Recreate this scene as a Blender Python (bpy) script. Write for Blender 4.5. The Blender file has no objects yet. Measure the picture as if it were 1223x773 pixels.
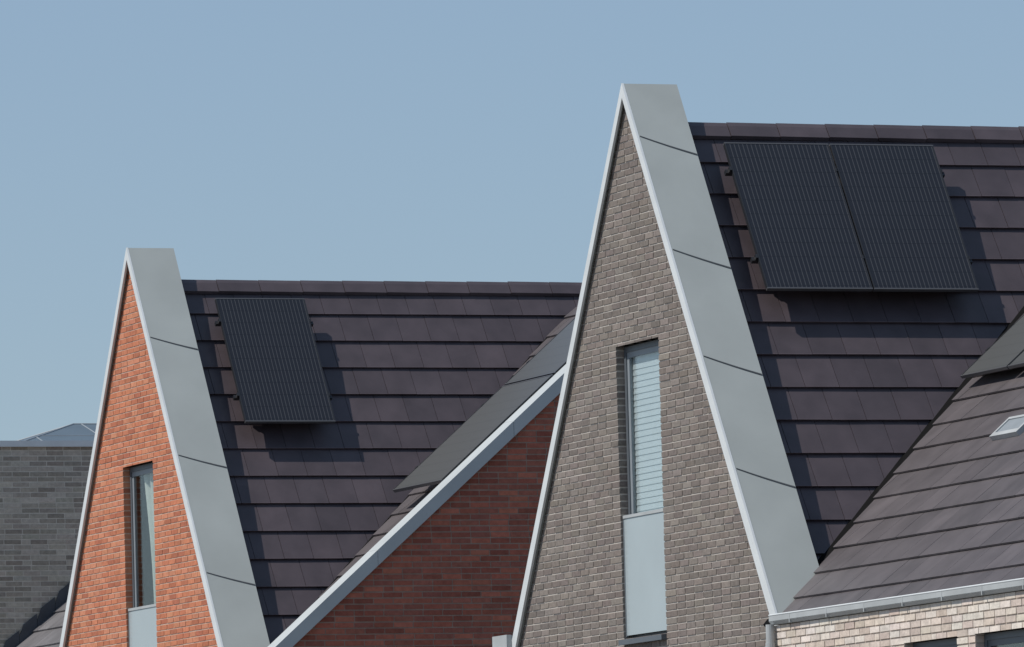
import bpy, bmesh, math, random
import numpy as np
from mathutils import Matrix, Vector
random.seed(7)
rnd=random.random
def ru(a,b): return a+(b-a)*rnd()
scene=bpy.context.scene
COL=scene.collection

# ------------------------------------------------------------------ camera (telephoto)
yaw,pit,ro=1.2159,.0842,.0267
FPX=9631.; CAM=np.array([65.8120,-25.5258,-8.0487])
Fv=np.array([-np.sin(yaw)*np.cos(pit),np.cos(yaw)*np.cos(pit),np.sin(pit)]);Rv=np.array([np.cos(yaw),np.sin(yaw),0]);Uv=np.cross(Rv,Fv)
Rc=Rv*np.cos(ro)-Uv*np.sin(ro); Uc=Rv*np.sin(ro)+Uv*np.cos(ro)
cd=bpy.data.cameras.new("camera"); cam=bpy.data.objects.new("camera",cd); COL.objects.link(cam)
cam.matrix_world=Matrix(((Rc[0],Uc[0],-Fv[0],CAM[0]),(Rc[1],Uc[1],-Fv[1],CAM[1]),(Rc[2],Uc[2],-Fv[2],CAM[2]),(0,0,0,1)))
cd.sensor_width=36; cd.lens=FPX/1223*36; cd.clip_start=.5; cd.clip_end=6000
scene.camera=cam

# ------------------------------------------------------------------ light
S=Vector((-.07,-1.35,1.90)).normalized()
sun=bpy.data.lights.new("sun",'SUN'); sun.energy=4.1; sun.angle=math.radians(.53); sun.color=(1,.945,.88)
so=bpy.data.objects.new("sun",sun); COL.objects.link(so); so.location=(0,-20,40)
so.rotation_euler=S.to_track_quat('Z','Y').to_euler()
w=bpy.data.worlds.new("World"); scene.world=w; w.use_nodes=True
nt=w.node_tree; nt.nodes.clear()
o=nt.nodes.new('ShaderNodeOutputWorld'); bg=nt.nodes.new('ShaderNodeBackground'); sk=nt.nodes.new('ShaderNodeTexSky')
sk.sky_type='NISHITA'; sk.sun_disc=False; sk.sun_elevation=math.asin(S.z); sk.sun_rotation=math.atan2(S.x,S.y)
sk.air_density=1.0; sk.dust_density=.4; sk.ozone_density=3.5
hz=nt.nodes.new('ShaderNodeMix'); hz.data_type='RGBA'; hz.inputs[0].default_value=.45; hz.inputs[7].default_value=(2.95,4.05,5.6,1)
bg.inputs['Strength'].default_value=.098
nt.links.new(sk.outputs[0],hz.inputs[6]); nt.links.new(hz.outputs[2],bg.inputs[0]); nt.links.new(bg.outputs[0],o.inputs[0])
try:
    scene.view_settings.view_transform='Standard'; scene.view_settings.look='None'; scene.view_settings.exposure=0
except Exception: pass

# ------------------------------------------------------------------ materials
def mat(name,col=(.5,.5,.5),rough=.6,attr=False,nscale=8.,namt=.15,bump=0.,bscale=60.,metal=0.,spec=.5,stretch=None):
    M=bpy.data.materials.new(name); M.use_nodes=True; t=M.node_tree; b=t.nodes['Principled BSDF']
    b.inputs['Roughness'].default_value=rough; b.inputs['Metallic'].default_value=metal
    b.inputs['Specular IOR Level'].default_value=spec
    tc=t.nodes.new('ShaderNodeTexCoord'); n=t.nodes.new('ShaderNodeTexNoise'); n.inputs['Scale'].default_value=nscale; n.inputs['Detail'].default_value=6
    mp=t.nodes.new('ShaderNodeMapping')
    if stretch: mp.inputs['Scale'].default_value=stretch
    t.links.new(tc.outputs['Object'],mp.inputs[0]); t.links.new(mp.outputs[0],n.inputs['Vector'])
    mr=t.nodes.new('ShaderNodeMapRange'); mr.inputs[1].default_value=.3; mr.inputs[2].default_value=.7
    mr.inputs[3].default_value=1-namt; mr.inputs[4].default_value=1+namt
    t.links.new(n.outputs[0],mr.inputs[0])
    mx=t.nodes.new('ShaderNodeVectorMath'); mx.operation='SCALE'
    if attr:
        a=t.nodes.new('ShaderNodeAttribute'); a.attribute_name='col'; t.links.new(a.outputs['Color'],mx.inputs[0])
    else: mx.inputs[0].default_value=col
    t.links.new(mr.outputs[0],mx.inputs['Scale']); t.links.new(mx.outputs[0],b.inputs['Base Color'])
    if bump>0:
        n2=t.nodes.new('ShaderNodeTexNoise'); n2.inputs['Scale'].default_value=bscale; n2.inputs['Detail'].default_value=4
        t.links.new(tc.outputs['Object'],n2.inputs['Vector'])
        bp=t.nodes.new('ShaderNodeBump'); bp.inputs['Strength'].default_value=1; bp.inputs['Distance'].default_value=bump
        t.links.new(n2.outputs[0],bp.inputs['Height']); t.links.new(bp.outputs[0],b.inputs['Normal'])
    return M
def brickmat(name,c1,c2,mort):
    M=bpy.data.materials.new(name); M.use_nodes=True; t=M.node_tree; b=t.nodes['Principled BSDF']; b.inputs['Roughness'].default_value=.9
    tc=t.nodes.new('ShaderNodeTexCoord'); sp=t.nodes.new('ShaderNodeSeparateXYZ'); t.links.new(tc.outputs['Object'],sp.inputs[0])
    ad=t.nodes.new('ShaderNodeMath'); ad.operation='ADD'; t.links.new(sp.outputs[0],ad.inputs[0]); t.links.new(sp.outputs[1],ad.inputs[1])
    cb=t.nodes.new('ShaderNodeCombineXYZ'); t.links.new(ad.outputs[0],cb.inputs[0]); t.links.new(sp.outputs[2],cb.inputs[1])
    br=t.nodes.new('ShaderNodeTexBrick'); br.inputs['Scale'].default_value=1; br.inputs['Brick Width'].default_value=.22; br.inputs['Row Height'].default_value=.0625
    br.inputs['Mortar Size'].default_value=.006; br.inputs['Color1'].default_value=(*c1,1); br.inputs['Color2'].default_value=(*c2,1); br.inputs['Mortar'].default_value=(*mort,1)
    t.links.new(cb.outputs[0],br.inputs['Vector']); t.links.new(br.outputs['Color'],b.inputs['Base Color'])
    bp=t.nodes.new('ShaderNodeBump'); bp.invert=True; bp.inputs['Distance'].default_value=.008; t.links.new(br.outputs['Fac'],bp.inputs['Height']); t.links.new(bp.outputs[0],b.inputs['Normal'])
    return M
m_brick=mat('fired_clay_brick',attr=True,rough=.92,nscale=22,namt=.15,bump=.003,bscale=60,spec=.25)
m_mort_grey=mat('grey_mortar',(.50,.46,.41),.95,namt=.12,bump=.002)
m_mort_red=mat('red_house_mortar',(.56,.43,.34),.95,namt=.12,bump=.002)
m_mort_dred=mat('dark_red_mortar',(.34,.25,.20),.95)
m_mort_cream=mat('cream_mortar',(.46,.41,.36),.95,namt=.15,bump=.003)
m_mort_far=mat('weathered_mortar',(.56,.52,.45),.95,namt=.15)
m_tile=mat('concrete_roof_tile',attr=True,rough=.45,nscale=4,namt=.16,bump=.0006,bscale=40,spec=.5)
m_deck=mat('roof_underlay',(.012,.011,.012),.9)
m_valley_shade=mat('valley_shadow_strip',(.004,.004,.004),.9,spec=.1)  # near black, so the valley's shadow is painted into the strip
m_zinc=mat('zinc_cladding',(.355,.382,.365),.5,nscale=1.6,namt=.07,bump=.001,bscale=3,spec=.5)
m_zincL=mat('pale_zinc_coping',(.45,.48,.48),.5,nscale=2,namt=.06)
m_trim=mat('pale_metal_trim',(.62,.65,.65),.45,nscale=4,namt=.06)
m_strip=mat('dark_slanted_strip',(.06,.065,.07),.6)
m_gut=mat('zinc_gutter',(.40,.42,.42),.45,nscale=3,namt=.12)
m_frame=mat('grey_window_frame',(.10,.115,.13),.45,namt=.05)
m_frame2=mat('pale_window_sash',(.24,.27,.29),.45,namt=.05)
m_black=mat('black_aluminium',(.02,.021,.024),.4,namt=.05)
m_edge=mat('anodised_edge',(.075,.077,.083),.35,namt=.05)
m_lead=mat('lead_flashing',(.06,.065,.075),.55,namt=.2)
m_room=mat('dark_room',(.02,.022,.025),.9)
m_blind=mat('pale_blind',(.62,.66,.68),.6,namt=.03)
m_curtain=mat('white_curtain',(.62,.64,.58),.9,namt=.05)
m_frost=mat('frosted_glass',(.38,.44,.455),.25,nscale=1.5,namt=.04,spec=.6)
m_pane=mat('roof_light_pane',(.10,.135,.165),.45,nscale=1.5,namt=.1,spec=.3)
m_sideG=brickmat('plain_grey_brickwork',(.20,.18,.165),(.26,.235,.21),(.2,.19,.18))
m_sideR=brickmat('plain_red_brickwork',(.36,.13,.08),(.28,.10,.06),(.3,.2,.16))
m_sideC=brickmat('plain_cream_brickwork',(.5,.45,.38),(.4,.35,.3),(.4,.37,.33))
m_glass=bpy.data.materials.new('window_glass'); m_glass.use_nodes=True; t=m_glass.node_tree; t.nodes.clear()
oo=t.nodes.new('ShaderNodeOutputMaterial'); mx=t.nodes.new('ShaderNodeMixShader'); gl=t.nodes.new('ShaderNodeBsdfGlossy'); tr=t.nodes.new('ShaderNodeBsdfTransparent')
gl.inputs['Roughness'].default_value=.03; gl.inputs['Color'].default_value=(.95,.95,.93,1); tr.inputs['Color'].default_value=(.94,.97,.97,1); mx.inputs[0].default_value=.16
t.links.new(tr.outputs[0],mx.inputs[1]); t.links.new(gl.outputs[0],mx.inputs[2]); t.links.new(mx.outputs[0],oo.inputs[0])
def cellmat(name,base,line,nx,ny,W,H,rough,spec):
    M=bpy.data.materials.new(name); M.use_nodes=True; t=M.node_tree; b=t.nodes['Principled BSDF']
    b.inputs['Roughness'].default_value=rough; b.inputs['Specular IOR Level'].default_value=spec
    uv=t.nodes.new('ShaderNodeUVMap'); uv.uv_map='cell'; sp=t.nodes.new('ShaderNodeSeparateXYZ'); t.links.new(uv.outputs[0],sp.inputs[0])
    def line_(out,k,th):
        mu=t.nodes.new('ShaderNodeMath'); mu.operation='MULTIPLY'; mu.inputs[1].default_value=k; t.links.new(out,mu.inputs[0])
        fr=t.nodes.new('ShaderNodeMath'); fr.operation='FRACT'; t.links.new(mu.outputs[0],fr.inputs[0])
        gt=t.nodes.new('ShaderNodeMath'); gt.operation='GREATER_THAN'; gt.inputs[1].default_value=th; t.links.new(fr.outputs[0],gt.inputs[0]); return gt.outputs[0]
    a=line_(sp.outputs[0],nx/W,.82); bb=line_(sp.outputs[1],ny/H,.975)
    c1=t.nodes.new('ShaderNodeMix'); c1.data_type='RGBA'; c1.inputs[6].default_value=(*base,1); c1.inputs[7].default_value=(*line,1); t.links.new(a,c1.inputs[0])
    c2=t.nodes.new('ShaderNodeMix'); c2.data_type='RGBA'; c2.inputs[7].default_value=(base[0]*.6,base[1]*.6,base[2]*.6,1); t.links.new(c1.outputs[2],c2.inputs[6]); t.links.new(bb,c2.inputs[0])
    t.links.new(c2.outputs[2],b.inputs['Base Color']); return M
m_cell=cellmat('solar_cell_surface',(.018,.020,.026),(.066,.068,.074),24,10,.96,1.6,.25,.35)
m_cellflat=cellmat('matte_solar_cell_surface',(.078,.081,.080),(.09,.092,.092),24,10,.96,1.6,.38,.3)

# ------------------------------------------------------------------ mesh helpers
def clip(poly,a,b,c):
    out=[];n=len(poly)
    for i in range(n):
        p=poly[i];q=poly[(i+1)%n]; dp=a*p[0]+b*p[1]-c; dq=a*q[0]+b*q[1]-c
        if dp<=0: out.append(p)
        if (dp<0<dq) or (dq<0<dp):
            k=dp/(dp-dq); out.append((p[0]+(q[0]-p[0])*k,p[1]+(q[1]-p[1])*k))
    return out
def parea(p): return abs(sum(p[i][0]*p[(i+1)%len(p)][1]-p[(i+1)%len(p)][0]*p[i][1] for i in range(len(p))))/2
class MB:
    def __init__(s): s.v=[];s.f=[];s.c=[];s.mi=[];s.mats=[]
    def mid(s,m):
        if m not in s.mats: s.mats.append(m)
        return s.mats.index(m)
    def prism(s,poly,fm,hf,hb,col=(.5,.5,.5),m=None):
        n=len(poly)
        if n<3: return
        k=len(s.v); F=hf if callable(hf) else (lambda p:hf); B=hb if callable(hb) else (lambda p:hb)
        for p in poly: s.v.append(fm(p[0],p[1],F(p)))
        for p in poly: s.v.append(fm(p[0],p[1],B(p)))
        fs=[tuple(range(k,k+n)),tuple(range(k+2*n-1,k+n-1,-1))]+[(k+i,k+n+i,k+n+(i+1)%n,k+(i+1)%n) for i in range(n)]
        s.f+=fs; s.c+=[col]*len(fs); s.mi+=[s.mid(m)]*len(fs)
    def box(s,x0,x1,y0,y1,z0,z1,m=None,col=(.5,.5,.5)):
        s.prism([(x0,y0),(x1,y0),(x1,y1),(x0,y1)],lambda a,b,h:(a,b,h),z1,z0,col,m)
    def face(s,pts,m=None,col=(.5,.5,.5)):
        k=len(s.v); s.v+=list(pts); s.f.append(tuple(range(k,k+len(pts)))); s.c.append(col); s.mi.append(s.mid(m))
    def cyl(s,p,q,r,m=None,n=14):
        p=Vector(p);q=Vector(q);d=(q-p).normalized(); a=d.orthogonal().normalized(); b=d.cross(a); k=len(s.v)
        for e in (p,q):
            for i in range(n):
                an=2*math.pi*i/n; s.v.append(tuple(e+a*r*math.cos(an)+b*r*math.sin(an)))
        fs=[(k+i,k+(i+1)%n,k+n+(i+1)%n,k+n+i) for i in range(n)]+[tuple(range(k+n-1,k-1,-1)),tuple(range(k+n,k+2*n))]
        s.f+=fs; s.c+=[(.5,.5,.5)]*len(fs); s.mi+=[s.mid(m)]*len(fs)
    def obj(s,name,parent=None,label=None):
        me=bpy.data.meshes.new(name); me.from_pydata(s.v,[],s.f)
        for m in s.mats: me.materials.append(m)
        me.polygons.foreach_set('material_index',s.mi)
        at=me.color_attributes.new('col','FLOAT_COLOR','CORNER')
        arr=[]
        for p,c in zip(me.polygons,s.c): arr+=[c[0],c[1],c[2],1.]*p.loop_total
        at.data.foreach_set('color',arr)
        bm=bmesh.new(); bm.from_mesh(me); bmesh.ops.recalc_face_normals(bm,faces=bm.faces); bm.to_mesh(me); bm.free()
        ob=bpy.data.objects.new(name,me); COL.objects.link(ob)
        if parent: attach(ob,parent)
        if label: ob['label']=label
        return ob
def thing(name,loc,label,cat,group=None):
    e=bpy.data.objects.new(name,None); COL.objects.link(e); e.location=loc; e.empty_display_size=.5
    e['label']=label; e['category']=cat
    if group: e['group']=group
    return e
def attach(child,parent):
    child.parent=parent
    bpy.context.view_layer.update()
    child.matrix_parent_inverse=parent.matrix_world.inverted()

GROUND=-10.4
s_=1.5036; cs=1/math.sqrt(1+s_*s_); sn=s_*cs; BD=.474; TZ=.375; HW=3.28; DEPTH=10.
cT=.87; cc=1/math.sqrt(1+cT*cT); sc=cT*cc; YR=5.0
EZ=-4.87; RZ=EZ+cT*YR

def bricks(mb,x0,x1,z0,z1,fm,pal,clips=(),holes=(),rough=.0012,bw=.20,bh=.0475,jx=.011,course=.0605,depth=.02,edge=.13,var=.06):
    nz=int((z1-z0)/course)+1
    for j in range(nz):
        zt=z1-j*course; zb=zt-bh+ru(-.001,.001)
        off=(j%2)*.106+ru(-.008,.008)
        x=x0-off
        while x<x1:
            near=any(x<H[0]<x+.45 or x<H[1]<x+.45 for H in holes)
            L=bw if (near or rnd()>.03) else .094
            a=max(x,x0);b=min(x+L,x1); x+=L+jx
            if b-a<.02: continue
            pieces=[(a,b,max(zb,z0),zt,depth)]
            for (h0,h1,k0,k1) in holes:
                np_=[]
                for (p,q,r,t,d) in pieces:
                    if t<=k0 or r>=k1: np_.append((p,q,r,t,d)); continue
                    if h0-.10<p<h0: p=h0          # small cut: neighbour is stretched instead
                    elif h0-.113<q<h0: q=h0; d=edge
                    if h1<q<h1+.10: q=h1
                    elif h1<p<h1+.113: p=h1; d=edge
                    if q-p<.002: continue
                    if q<=h0 or p>=h1: np_.append((p,q,r,t,d)); continue
                    if p<h0: np_.append((p,h0,r,t,edge))
                    if q>h1: np_.append((h1,q,r,t,edge))
                    lo,hi=max(p,h0),min(q,h1)
                    if hi-lo>.004:
                        if t>k1: np_.append((lo,hi,k1,t,edge))
                        if r<k0: np_.append((lo,hi,r,k0,edge))
                pieces=np_
            col=random.choice(pal); k=ru(1-var,1+var); col=tuple(c*k*ru(.98,1.02) for c in col)
            for (p,q,r,t,d) in pieces:
                po=[(p,r),(q,r),(q,t),(p,t)]
                for cl in clips: po=clip(po,*cl)
                if len(po)<3 or parea(po)<.0004: continue
                g=ru(-rough,rough); gx=ru(-rough,rough)/.2; gz=ru(-rough*1.5,rough*1.5)/.06; mx_,mz_=(p+q)/2,(r+t)/2
                mb.prism(po,fm,lambda P:g+gx*(P[0]-mx_)+gz*(P[1]-mz_),-d,col,m_brick)
def backing(mb,x0,x1,z0,z1,fm,m,clips=(),holes=(),h=-.006,th=.11):
    xs=sorted(set([x0,x1]+[q for H in holes for q in (H[0],H[1])]))
    for a,b in zip(xs[:-1],xs[1:]):
        segs=[(z0,z1)]
        for (h0,h1,k0,k1) in holes:
            if a>=h0-1e-6 and b<=h1+1e-6:
                segs=[(p,q) for s in segs for (p,q) in ((s[0],min(s[1],k0)),(max(s[0],k1),s[1])) if q-p>1e-4]
        a2=a+(.004 if any(abs(a-H[1])<1e-6 for H in holes) else 0); b2=b-(.004 if any(abs(b-H[0])<1e-6 for H in holes) else 0)
        for (p,q) in segs:
            po=[(a2,p),(b2,p),(b2,q),(a2,q)]
            for cl in clips: po=clip(po,*cl)
            if len(po)>2: mb.prism(po,fm,h,h-th,(.3,.3,.3),m)

PAL_G=[(.200,.172,.152),(.185,.158,.140),(.215,.186,.165),(.172,.148,.132),(.195,.166,.147),(.228,.198,.175)]
PAL_R=[(.49,.182,.100),(.52,.196,.108),(.45,.162,.090),(.50,.205,.120),(.40,.140,.080),(.54,.225,.130)]
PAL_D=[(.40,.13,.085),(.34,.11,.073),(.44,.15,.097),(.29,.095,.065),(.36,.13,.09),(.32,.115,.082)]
PAL_C=[(.64,.56,.485),(.59,.505,.43),(.67,.60,.53),(.53,.445,.38),(.62,.54,.46),(.68,.62,.55)]
PAL_F=[(.37,.33,.275),(.32,.285,.24),(.42,.375,.315),(.29,.255,.215),(.44,.40,.34)]
TILE1=[(.066,.052,.058),(.062,.049,.055),(.070,.055,.061),(.064,.051,.057)]
TILE2=[(.092,.081,.084),(.087,.077,.080),(.098,.086,.089),(.090,.079,.082)]
TILE3=[(.15,.145,.15),(.14,.135,.14),(.16,.155,.16)]

def tiles(mb,a0,a1,u0,u1,fm,pal,clips=(),gauge=.36,tw=.32,tw_gap=.0045,lift=.026,th=.018,nosek=1.6):
    j=0;u=u0
    while u<u1-.02:
        ub=min(u+gauge,u1); off=(j%2)*tw/2
        a=a0-off; rowh=ru(-.001,.001)
        while a<a1:
            p=max(a,a0)+tw_gap/2;q=min(a+tw,a1)-tw_gap/2; a+=tw
            if q-p<.02: continue
            dj=ru(-.001,.001)
            po=[(p,u-.03),(q,u-.03),(q,ub-.008+dj),(p,ub-.008+dj)]
            nose=[(p,ub-.008+dj),(q,ub-.008+dj),(q,ub+dj),(p,ub+dj)]
            k=ru(.92,1.08); col=tuple(c*k for c in random.choice(pal)); g=ru(-.001,.001)+rowh; tw_=ru(-.001,.001)/tw; mid=(p+q)/2; uu=u
            hf=lambda P:lift*(P[1]-uu)/gauge+g+tw_*(P[0]-mid)
            for cl in clips: po=clip(po,*cl)
            if len(po)<3 or parea(po)<.0008: continue
            mb.prism(po,fm,hf,lambda P:hf(P)-th,col,m_tile)
            for cl in clips: nose=clip(nose,*cl)
            lc=tuple(c*nosek for c in col)   # tile nose painted lighter, an edge highlight put into the colour
            if len(nose)>2: mb.prism(nose,fm,lambda P:hf(P)-.0005,lambda P:hf(P)-th+.001,lc,m_tile)
        u+=gauge;j+=1
    po=[(a0,u0),(a1,u0),(a1,u1),(a0,u1)]
    for cl in clips: po=clip(po,*cl)
    mb.prism(po,fm,-.024,-.09,(.02,.02,.02),m_deck)

def window(parent,x1,x2,zt,zb,y,kind,dx):
    W=bpy.data.objects.new('window',None); COL.objects.link(W); W.location=(dx+(x1+x2)/2,y,zb); attach(W,parent)
    x1+=dx;x2+=dx
    mb=MB(); r=.075; fw=.05
    def ring(a,b,c,d,w_,y0,y1,m):
        mb.box(a,a+w_,y0,y1,c,d,m); mb.box(b-w_,b,y0,y1,c,d,m)
        mb.box(a+w_,b-w_,y0,y1,d-w_,d,m); mb.box(a+w_,b-w_,y0,y1,c,c+w_,m)
    e=.004
    ring(x1+e,x2-e,zb+e,zt-e,fw,y+r,y+r+.045,m_frame)
    ring(x1+fw+e,x2-fw-e,zb+fw+e,zt-fw-e,.05,y+r+.010,y+r+.04,m_frame2 if kind!='low' else m_frame)
    mb.obj('frame',W)
    g=MB(); g.box(x1+fw+.05,x2-fw-.05,y+r+.018,y+r+.024,zb+fw+.05,zt-fw-.05,m_glass); g.obj('glass',W)
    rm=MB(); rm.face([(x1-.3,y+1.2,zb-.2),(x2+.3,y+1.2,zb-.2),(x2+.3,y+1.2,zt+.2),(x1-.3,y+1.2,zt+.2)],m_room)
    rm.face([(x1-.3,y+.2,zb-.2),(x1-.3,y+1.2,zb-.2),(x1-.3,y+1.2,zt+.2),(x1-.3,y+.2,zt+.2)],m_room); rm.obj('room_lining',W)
    if kind=='blind':
        bl=MB(); z=zt-.10
        while z>zb+.1:
            bl.prism([(x1+.10,0),(x2-.10,0),(x2-.10,.058),(x1+.10,.058)],lambda a,b_,h:(a,y+r+.048-b_*.10+h,z-b_),.001,-.001,(1,1,1),m_blind); z-=.0545
        bl.obj('blind',W)
    elif kind=='curtain':
        cu=MB(); N=60
        for i in range(N):
            for k in range(12):
                def pt(i,k):
                    t_=i/N; v=k/12; z=zt-.1-(zt-zb-.2)*v
                    wd=.92-.40*math.sin(min(1,v*1.5)*math.pi*.5); xx=x2-.10-(1-t_)*wd*(x2-x1-.20)
                    return (xx,y+r+.10+.045*math.sin(t_*24+v*1.2),z)
                cu.face([pt(i,k),pt(i+1,k),pt(i+1,k+1),pt(i,k+1)],m_curtain)
        cu.obj('curtain',W)
    if kind!='low':
        zp=zb+(zt-zb)*.4185
        p=MB(); p.box(x1+.014,x2-.014,y+.028,y+.042,zb+.03,zp-.02,m_frost)
        p.box(x1+.006,x2-.006,y+.02,y+.05,zp-.019,zp+.008,m_gut)
        p.box(x1+.004,x1+.0135,y+.022,y+.046,zb+.02,zp-.02,m_frame2); p.box(x2-.0135,x2-.004,y+.022,y+.046,zb+.02,zp-.02,m_frame2); p.obj('balustrade',W)
    sl=MB(); sl.prism([(y-.05,zb-.055),(y-.05,zb-.01),(y+r,zb+.004),(y+r,zb-.055)],lambda a,b_,h:(h,a,b_),x1,x2,(0,0,0),m_frame); sl.obj('window_sill',W)
    return W

def gabled_house(dx,dy,pal,mort,sidem,kind,label,mh,strips,slant,rough):
    H=thing('gabled_house',(dx,dy+DEPTH/2,GROUND),label,'house')
    win=(-.45,.59,-4.872,-2.289)
    low=(-.9,.9,-9.0,-7.0)
    holes=[win,low]
    fm=lambda x,z,h:(x+dx,dy-h,z)
    cl=[(s_,1,-.03),(-s_,1,-.03)]
    mb=MB(); bricks(mb,-HW+.02,HW-.02,GROUND,-.03,fm,pal,cl,holes,rough=rough)
    backing(mb,-HW+.02,HW-.02,GROUND,-.03,fm,mort,cl,holes,h=mh)
    for sg in (-1,1):
        a=dx+sg*(HW-.02); b=dx+sg*(HW-.14)
        mb.box(min(a,b),max(a,b),dy+.131,dy+DEPTH,GROUND,-4.98,sidem)
    mb.prism([(-HW+.15,GROUND),(HW-.15,GROUND),(HW-.15,-5.2),(0,-.5),(-HW+.15,-5.2)],lambda x,z,h:(x+dx,dy+DEPTH-.12+h,z),.1,0,(0,0,0),sidem)
    mb.obj('wall',H)
    mb=MB(); UL=3.12/cs
    for sg in (1,-1):
        f2=lambda a,u,h,sg=sg:(dx+sg*(u*cs+h*sn),dy+a,-TZ-u*sn+h*cs)
        tiles(mb,BD-.02,DEPTH,.06,UL,f2,TILE1)
    mb.obj('roof',H)
    mb=MB(); y=BD-.01; i=0
    while y<DEPTH:
        L=.47; k=ru(.93,1.07); col=tuple(c*k for c in TILE1[i%4]); dz=ru(-.0015,.0015)
        t0=dz; w_=.115
        prof=[(-w_,-s_*w_*.93),(-w_*.35,-.065),(0,-.03),(w_*.35,-.065),(w_,-s_*w_*.93),(w_-.02,-s_*w_*.93-.03),(0,-.09),(-w_+.02,-s_*w_*.93-.03)]
        prof=[(p,q-.305+t0) for p,q in prof]
        n=len(prof); kk=len(mb.v)
        for (yy,gr) in ((y,0.004),(y+L-.006,-.001)):
            for (p,q) in prof: mb.v.append((dx+p*(1+gr*4),dy+yy,q+gr))
        fs=[(kk+q,kk+(q+1)%n,kk+n+(q+1)%n,kk+n+q) for q in range(n)]+[tuple(range(kk,kk+n)),tuple(range(kk+2*n-1,kk+n-1,-1))]
        mb.f+=fs; mb.c+=[col]*len(fs); mb.mi+=[mb.mid(m_tile)]*len(fs)
        y+=L; i+=1
    mb.obj('ridge_tiles',H)
    mb=MB(); T=.27; ZE=-s_*HW
    for sg in (1,-1):
        po=[(sg*a,b) for a,b in [(0,0),(HW,ZE),(HW,ZE-.16),(HW-.12,ZE-.16),(0,-T/cs)]]
        mb.prism(po,lambda a,b,h:(a+dx,dy+h,b),.125,BD,(0,0,0),m_zinc)
        po=[(sg*a,b) for a,b in [(0,0),(HW,ZE),(HW,ZE-.10),(HW-.04,ZE-.10),(0,-.028/cs)]]
        mb.prism(po,lambda a,b,h:(a+dx,dy+h,b),-.028,.125,(0,0,0),m_zinc)
    fs=lambda a,u,h:(dx+u*cs+h*sn,dy+a,-u*sn+h*cs)
    for uu in strips:  # thin raised dark strips slanting across the cladding
        NS=4
        for i in range(NS):
            ta,tb=i/NS,(i+1)/NS; c_=lambda t:uu+slant*t+.006*math.sin(math.pi*t); ya=lambda t:-.02+(BD+.015)*t; th_=lambda t:.009+.007*t
            mb.prism([(ya(ta),c_(ta)),(ya(tb),c_(tb)),(ya(tb),c_(tb)+th_(tb)),(ya(ta),c_(ta)+th_(ta))],fs,.005,-.01,(0,0,0),m_strip)
    mb.obj('parapet_cladding',H)
    mb=MB(); tw=.07/cs
    for sg in (1,-1):
        po=[(0,.004),(sg*(HW+.002),ZE+.004),(sg*(HW+.002),ZE-.12),(sg*(HW-.05),ZE-.12),(0,-tw)]
        mb.prism(po,lambda a,b,h:(a+dx,dy+h,b),-.05,-.0285,(0,0,0),m_trim)
    mb.obj('verge_trim',H)
    window(H,win[0],win[1],win[3],win[2],dy,kind,dx)
    mb=MB(); mb.box(dx-HW-.26,dx-HW+.12,dy-.10,dy-.052,-4.95,-4.69,m_gut); mb.box(dx-HW-.26,dx-HW-.01,dy-.051,dy+.14,-4.95,-4.69,m_gut); mb.box(dx-HW-.18,dx-HW-.02,dy+.141,dy+DEPTH,-5.08,-4.95,m_gut)
    mb.obj('gutter',H)
    window(H,low[0],low[1],low[3],low[2],dy,'low',dx)
    return H
LA=14.918
HB=gabled_house(0,0,PAL_G,m_mort_grey,m_sideG,'blind','steep gabled house of grey-brown brick with zinc parapet',-.006,(.60,1.88,3.06,4.28),.20,.0016)
HA=gabled_house(-LA,.1305,PAL_R,m_mort_red,m_sideR,'curtain','steep gabled house of orange-red brick with zinc parapet',-.005,(1.2,2.76,4.28),.16,.0012)

def wing_roof(mb,x0,x1,dy,K,sg,rz=RZ,pal=TILE2,g=.22):
    UL=(YR+.06)/cc
    cl=[(-sg,sc/s_,-sg*K-g)]
    f2=lambda a,u,h:(a,dy+YR-u*cc-h*sc,rz-u*sc+h*cc)
    f3=lambda a,u,h:(a,dy+YR+u*cc+h*sc,rz-u*sc+h*cc)
    for f in (f2,f3):
        tiles(mb,x0,x1,.04,UL,f,pal,cl,gauge=.335,tw=.42,tw_gap=.004,lift=.022,nosek=1.25)
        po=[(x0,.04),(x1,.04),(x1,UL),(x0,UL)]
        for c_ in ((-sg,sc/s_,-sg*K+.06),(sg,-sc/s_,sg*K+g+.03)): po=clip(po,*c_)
        mb.prism(po,f,-.004,-.03,(.02,.02,.02),m_valley_shade)  # strip along the valley, its black colour stands in for shadow
def valleyK(dx,sg,rz=RZ): return dx-sg*(TZ+rz)/s_
# --- cream brick house adjoining the grey gable
HC=thing('brick_house',(7,5,GROUND),'low cream brick house with tiled roof and zinc gutter','house')
X0=HW+.005; X1=11.4
mb=MB(); fmC=lambda x,z,h:(x,-.11-h,z)
hol=[(6.10,7.17,-6.6,-5.24),(7.53,8.6,-6.6,-5.24)]
bricks(mb,X0,X1,GROUND,-4.955,fmC,PAL_C,(),hol,rough=.0018); backing(mb,X0,X1,GROUND,-4.955,fmC,m_mort_cream,(),hol,h=-.009)
mb.box(X1-.12,X1-.01,.03,9.9,GROUND,EZ-.2,m_sideC); mb.box(X0,X1-.13,9.78,9.9,GROUND,EZ-.2,m_sideC)
mb.prism([(.2,EZ-.2),(9.8,EZ-.2),(5,RZ-.15)],lambda y,z,h:(X1-.07+h,y,z),.05,-.05,(0,0,0),m_sideC)
mb.obj('wall',HC)
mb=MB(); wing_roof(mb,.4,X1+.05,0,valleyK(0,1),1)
mb.obj('roof',HC)
mb=MB(); GX0=HW+.06
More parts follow.
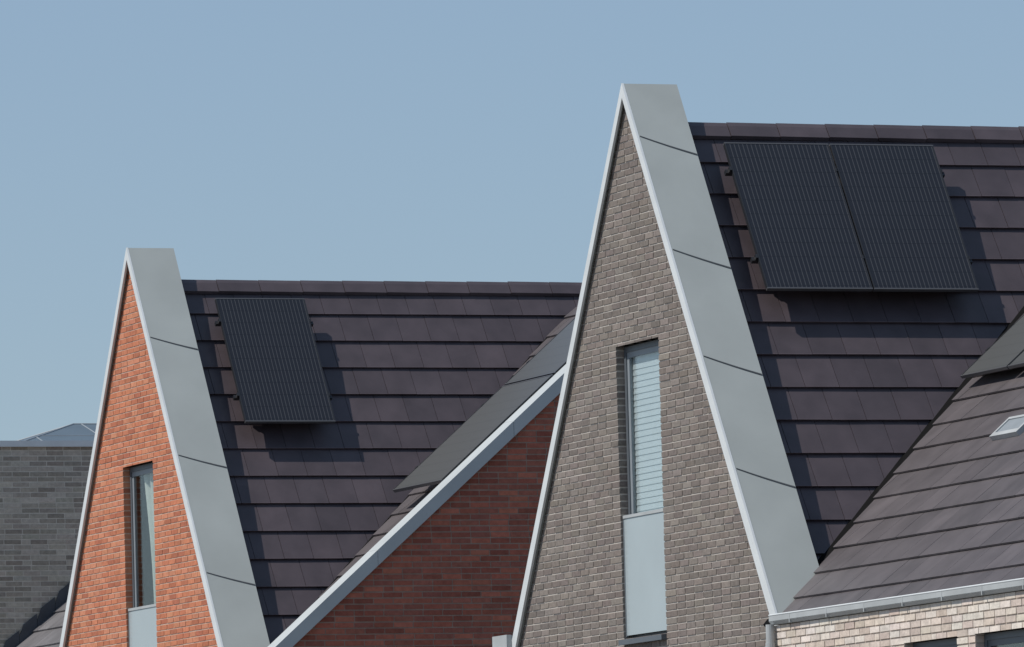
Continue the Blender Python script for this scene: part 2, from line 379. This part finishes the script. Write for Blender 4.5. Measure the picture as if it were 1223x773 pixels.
for (a,b) in (((-.03,-.02),(-.03,-.075)),((-.03,-.075),(-.13,-.075)),((-.13,-.075),(-.15,-.05)),((-.15,-.05),(-.15,.0))):
    d=Vector((b[0]-a[0],b[1]-a[1])).normalized(); n_=(-d.y*.006,d.x*.006)
    mb.prism([a,b,(b[0]+n_[0],b[1]+n_[1]),(a[0]+n_[0],a[1]+n_[1])],lambda p,q,h:(h,p,q-4.868),GX0,X1,(0,0,0),m_gut)
mb.cyl((GX0,-.152,-4.868),(X1,-.152,-4.868),.008,m_trim)
xx=X0+.5
while xx<X1: mb.box(xx,xx+.016,-.158,-.04,-4.948,-4.862,m_gut); xx+=.8
mb.obj('gutter',HC)
mb=MB(); px=HW+.09; mb.cyl((px,-.16,-4.945),(px,-.16,GROUND),.036,m_gut); mb.cyl((px,-.16,-5.14),(px,-.16,-5.10),.042,m_gut)
for zz in (-6.2,-8,-9.6): mb.box(px-.05,px+.05,-.21,-.11,zz,zz+.03,m_gut)
mb.obj('downpipe',HC)
rwm=lambda a,u,h:(a,YR-u*cc-h*sc,RZ-u*sc+h*cc)
u1=(YR-1.62)/cc; mb=MB()
for (a0,a1,v0,v1) in ((4.06,4.62,u1-.05,u1),(4.06,4.62,u1-.25,u1-.22),(4.06,4.10,u1-.22,u1-.05),(4.58,4.62,u1-.22,u1-.05)):
    mb.prism([(a0,v0),(a1,v0),(a1,v1),(a0,v1)],rwm,.05,-.02,(0,0,0),m_gut)
mb.prism([(4.10,u1-.22),(4.58,u1-.22),(4.58,u1-.05),(4.10,u1-.05)],rwm,.04,-.02,(0,0,0),m_frame2)
mb.obj('roof_window',HC)
for h in hol: window(HC,h[0],h[1],h[3],h[2],-.11,'low',0)

# --- wing of red house with dark end wall and sloping coping
KX=-LA+4.0; dyA=.1305
WG=thing('brick_house',(-LA+3.6,5,GROUND),'narrow tiled wing with dark red brick end wall and pale coping','house')
mb=MB(); fmS=lambda y,z,h:(KX-.06+h,y,z)
CZ=-4.66
YT=YR+dyA
cls=[(-cT,1,CZ-.12),(cT,1,CZ-.12+2*cT*YT)]
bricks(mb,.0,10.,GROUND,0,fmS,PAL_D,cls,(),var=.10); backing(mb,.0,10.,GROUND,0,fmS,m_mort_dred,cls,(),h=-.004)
fmF=lambda x,z,h:(x,.10-h,z)
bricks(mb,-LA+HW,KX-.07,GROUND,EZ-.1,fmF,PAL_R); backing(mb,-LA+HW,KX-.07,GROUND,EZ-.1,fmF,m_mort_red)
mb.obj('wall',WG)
mb=MB(); wing_roof(mb,-LA+.4,KX-.28,dyA,valleyK(-LA,1),1,g=.12)
mb.obj('roof',WG)
mb=MB()
def cop(y0,y1,x0,x1,th,dz=0):
    z=lambda y: CZ+cT*(y) if y<=YT else CZ+cT*(2*YT-y)
    mb.prism([(y0,z(y0)+dz),(y1,z(y1)+dz),(y1,z(y1)+dz-th),(y0,z(y0)+dz-th)],lambda a,b,h:(h,a,b),x0,x1,(0,0,0),m_zincL)
yy=-.1
while yy<YT-.01:
    e=min(yy+1.5,YT); cop(yy+.002,e-.002,KX-.30,KX,.16); yy=e
cop(YT,10.2,KX-.30,KX,.16)
mb.obj('coping',WG)

# --- far left: flat-roofed brick block + lean roof house
FX=-23.5; FT=-1.40
FB=thing('brick_building',(FX-6,6,GROUND),'flat-roofed grey-brown brick building with pale metal roof edge','building')
mb=MB(); fmX=lambda y,z,h:(FX+h,y,z)
bricks(mb,.2,6,-6,FT-.06,fmX,PAL_F,var=.12); backing(mb,.2,12,GROUND,FT-.06,fmX,m_mort_far,h=-.003)
mb.box(FX-12,FX-.12,.2,.32,GROUND,FT-.06,m_sideG); mb.box(FX-12,FX-.12,11.88,12,GROUND,FT-.06,m_sideG); mb.box(FX-12,FX-11.88,.33,11.87,GROUND,FT-.06,m_sideG)
mb.obj('wall',FB)
mb=MB(); mb.box(FX-11.9,FX-.13,.33,11.87,FT-.35,FT-.25,m_lead); mb.obj('roof',FB)
mb=MB(); mb.box(FX-.16,FX+.05,.15,12.05,FT-.07,FT,m_trim); mb.box(FX-12,FX-.16,.15,.36,FT-.07,FT,m_trim)
mb.obj('roof_edge',FB)
mb=MB(); y=.3
while y<5:
    zr=EZ+cT*(y-dyA); st=.22
    mb.prism([(y,zr-.1),(y+st-.004,zr-.1),(y+st-.004,zr+cT*st+.17),(y+.05,zr+cT*st*.35+.17),(y,zr+.10)],lambda a,b,h:(FX+h,a,b),.02,.008,(0,0,0),m_lead); y+=st
mb.obj('stepped_flashing',FB)
RL=bpy.data.objects.new('roof_light',None); COL.objects.link(RL); RL.location=(FX-2,4,FT-.25); attach(RL,FB)
xa,xb,ya,yb,z0,z1=FX-.5,FX-3.3,1.45,8.0,FT-.04,FT+.34; xm=(xa+xb)/2; h_=1.25
A=Vector((xa,ya,z0));B=Vector((xa,yb,z0));Cc=Vector((xb,yb,z0));D=Vector((xb,ya,z0));E=Vector((xm,ya+h_,z1));Fq=Vector((xm,yb-h_,z1))
mb=MB()
for q in ((A,B,Fq,E),(D,A,E),(Cc,D,E,Fq),(B,Cc,Fq)): mb.face([tuple(v) for v in q],m_pane)
mb.obj('pane',RL)
mb=MB(); mb.box(xb,xa,ya,yb,FT-.25,z0-.003,m_gut)
for p,q in ((A,E),(D,E),(B,Fq),(Cc,Fq),(E,Fq),(A,B),(A,D)): mb.cyl(p,q,.012,m_frame2,8)
k=ya+.55
while k<yb:
    t_=min(1,(k-ya)/h_,(yb-k)/h_); mb.cyl((xa,k,z0),(xa+(xm-xa)*t_,k,z0+(z1-z0)*t_),.009,m_frame2,6); k+=.8
mb.cyl(A.lerp(E,.5),B.lerp(Fq,.5),.008,m_frame2,6)
mb.obj('frame',RL)
LH=thing('brick_house',((FX-LA-HW)/2,5,GROUND),'low red brick house with weathered grey tiled roof','house')
mb=MB(); f_=lambda x,z,h:(x,.12-h,z)
bricks(mb,FX+.03,-LA-HW-.03,GROUND,-5,f_,PAL_R); backing(mb,FX+.03,-LA-HW-.03,GROUND,-5,f_,m_mort_red)
mb.obj('wall',LH)
mb=MB(); wing_roof(mb,FX+.03,-LA-.4,dyA,valleyK(-LA,-1),-1,pal=TILE3)
mb.obj('roof',LH)

# ------------------------------------------------------------------ solar panels
def solar(fm,W,Hh,label,loc,lift,cell=m_cell,grp='solar panels mounted on the roofs',tk=.036):
    P=thing('solar_panel',loc,label,'solar panel',grp)
    mb=MB(); fw=.014; t=tk
    def b(a0,a1,u0,u1,h0,h1,m): mb.prism([(a0,u0),(a1,u0),(a1,u1),(a0,u1)],fm,h1,h0,(0,0,0),m)
    b(0,W,0,fw,-t,0,m_edge); b(0,W,Hh-fw,Hh,-t,0,m_edge); b(0,fw,fw,Hh-fw,-t,0,m_black); b(W-fw,W,fw,Hh-fw,-t,0,m_black)
    b(fw,W-fw,fw,Hh-fw,-t,-.012,m_black)
    mb.obj('frame',P)
    me=bpy.data.meshes.new('cell_surface'); q=[(fw,fw),(W-fw,fw),(W-fw,Hh-fw),(fw,Hh-fw)]
    me.from_pydata([fm(a,u,-.003) for a,u in q],[],[(0,1,2,3)]); uvl=me.uv_layers.new(name='cell')
    for l in me.loops: uvl.data[l.index].uv=(q[l.vertex_index][0]-fw,q[l.vertex_index][1]-fw)
    me.materials.append(cell); ob=bpy.data.objects.new('cell_surface',me); COL.objects.link(ob); attach(ob,P)
    for u in (.28,Hh-.38):
        mb=MB()
        b(-.045,W+.045,u,u+.04,-t-.045,-t-.002,m_black)
        for a in (.12,W-.15): b(a,a+.03,u+.005,u+.03,-lift,-t-.046,m_black)
        b(-.022,-.002,u,u+.04,-t-.001,.003,m_black); b(W+.002,W+.012,u,u+.04,-t-.001,.003,m_black)
        mb.obj('mounting_rail',P)
pof=.0507
def pm(dx,dy,y0,u0): return lambda a,u,h:(dx+(u0+u)*cs+h*sn, dy+y0+a, -(u0+u)*sn+pof+h*cs)
for k in (0,1): solar(pm(0,0,.746+k*1.004,.725),.99,1.65,'black solar panel, one of a pair on dark tiled roof',(.9,.746+.5+k,-1.9),.2)
solar(pm(-LA,.1305,.79,.7357),.99,1.65,'single black solar panel on dark roof of red house',(-LA+.9,1.4,-1.9),.2)
def wm(x0,v0,dy,h0,rz): # v0: distance down from ridge
    return lambda a,u,h:(x0+a, dy+YR-(v0+u)*cc-(h+h0)*sc, rz-(v0+u)*sc+(h+h0)*cc)
for yl in (2.38,3.645):
    v=(YR-(yl-dyA))/cc
    solar(wm(-LA+2.2,v-1.65,dyA,.26,RZ),1.49,1.65,'dark grey solar panel on narrow wing roof behind pale coping',(-LA+2.7,yl+.6,-2.3),.22,m_cellflat)
v=(YR-2.32)/cc
for k in (0,1): solar(wm(2.02+k*1.01,v-1.65,0,.14,RZ),.99,1.65,'dark grey solar panel on tiled roof of cream brick house',(2.5+k,2.9,-2.3),.13,m_cellflat,tk=.03)

# ground
mb=MB(); mb.face([(-1500,-1500,GROUND),(1500,-1500,GROUND),(1500,1500,GROUND),(-1500,1500,GROUND)],mat('ground_paving',(.16,.15,.135),.9,nscale=.3,namt=.2))
gr=mb.obj('ground'); gr['kind']='structure'; gr['label']='paved and grassy ground around the houses'
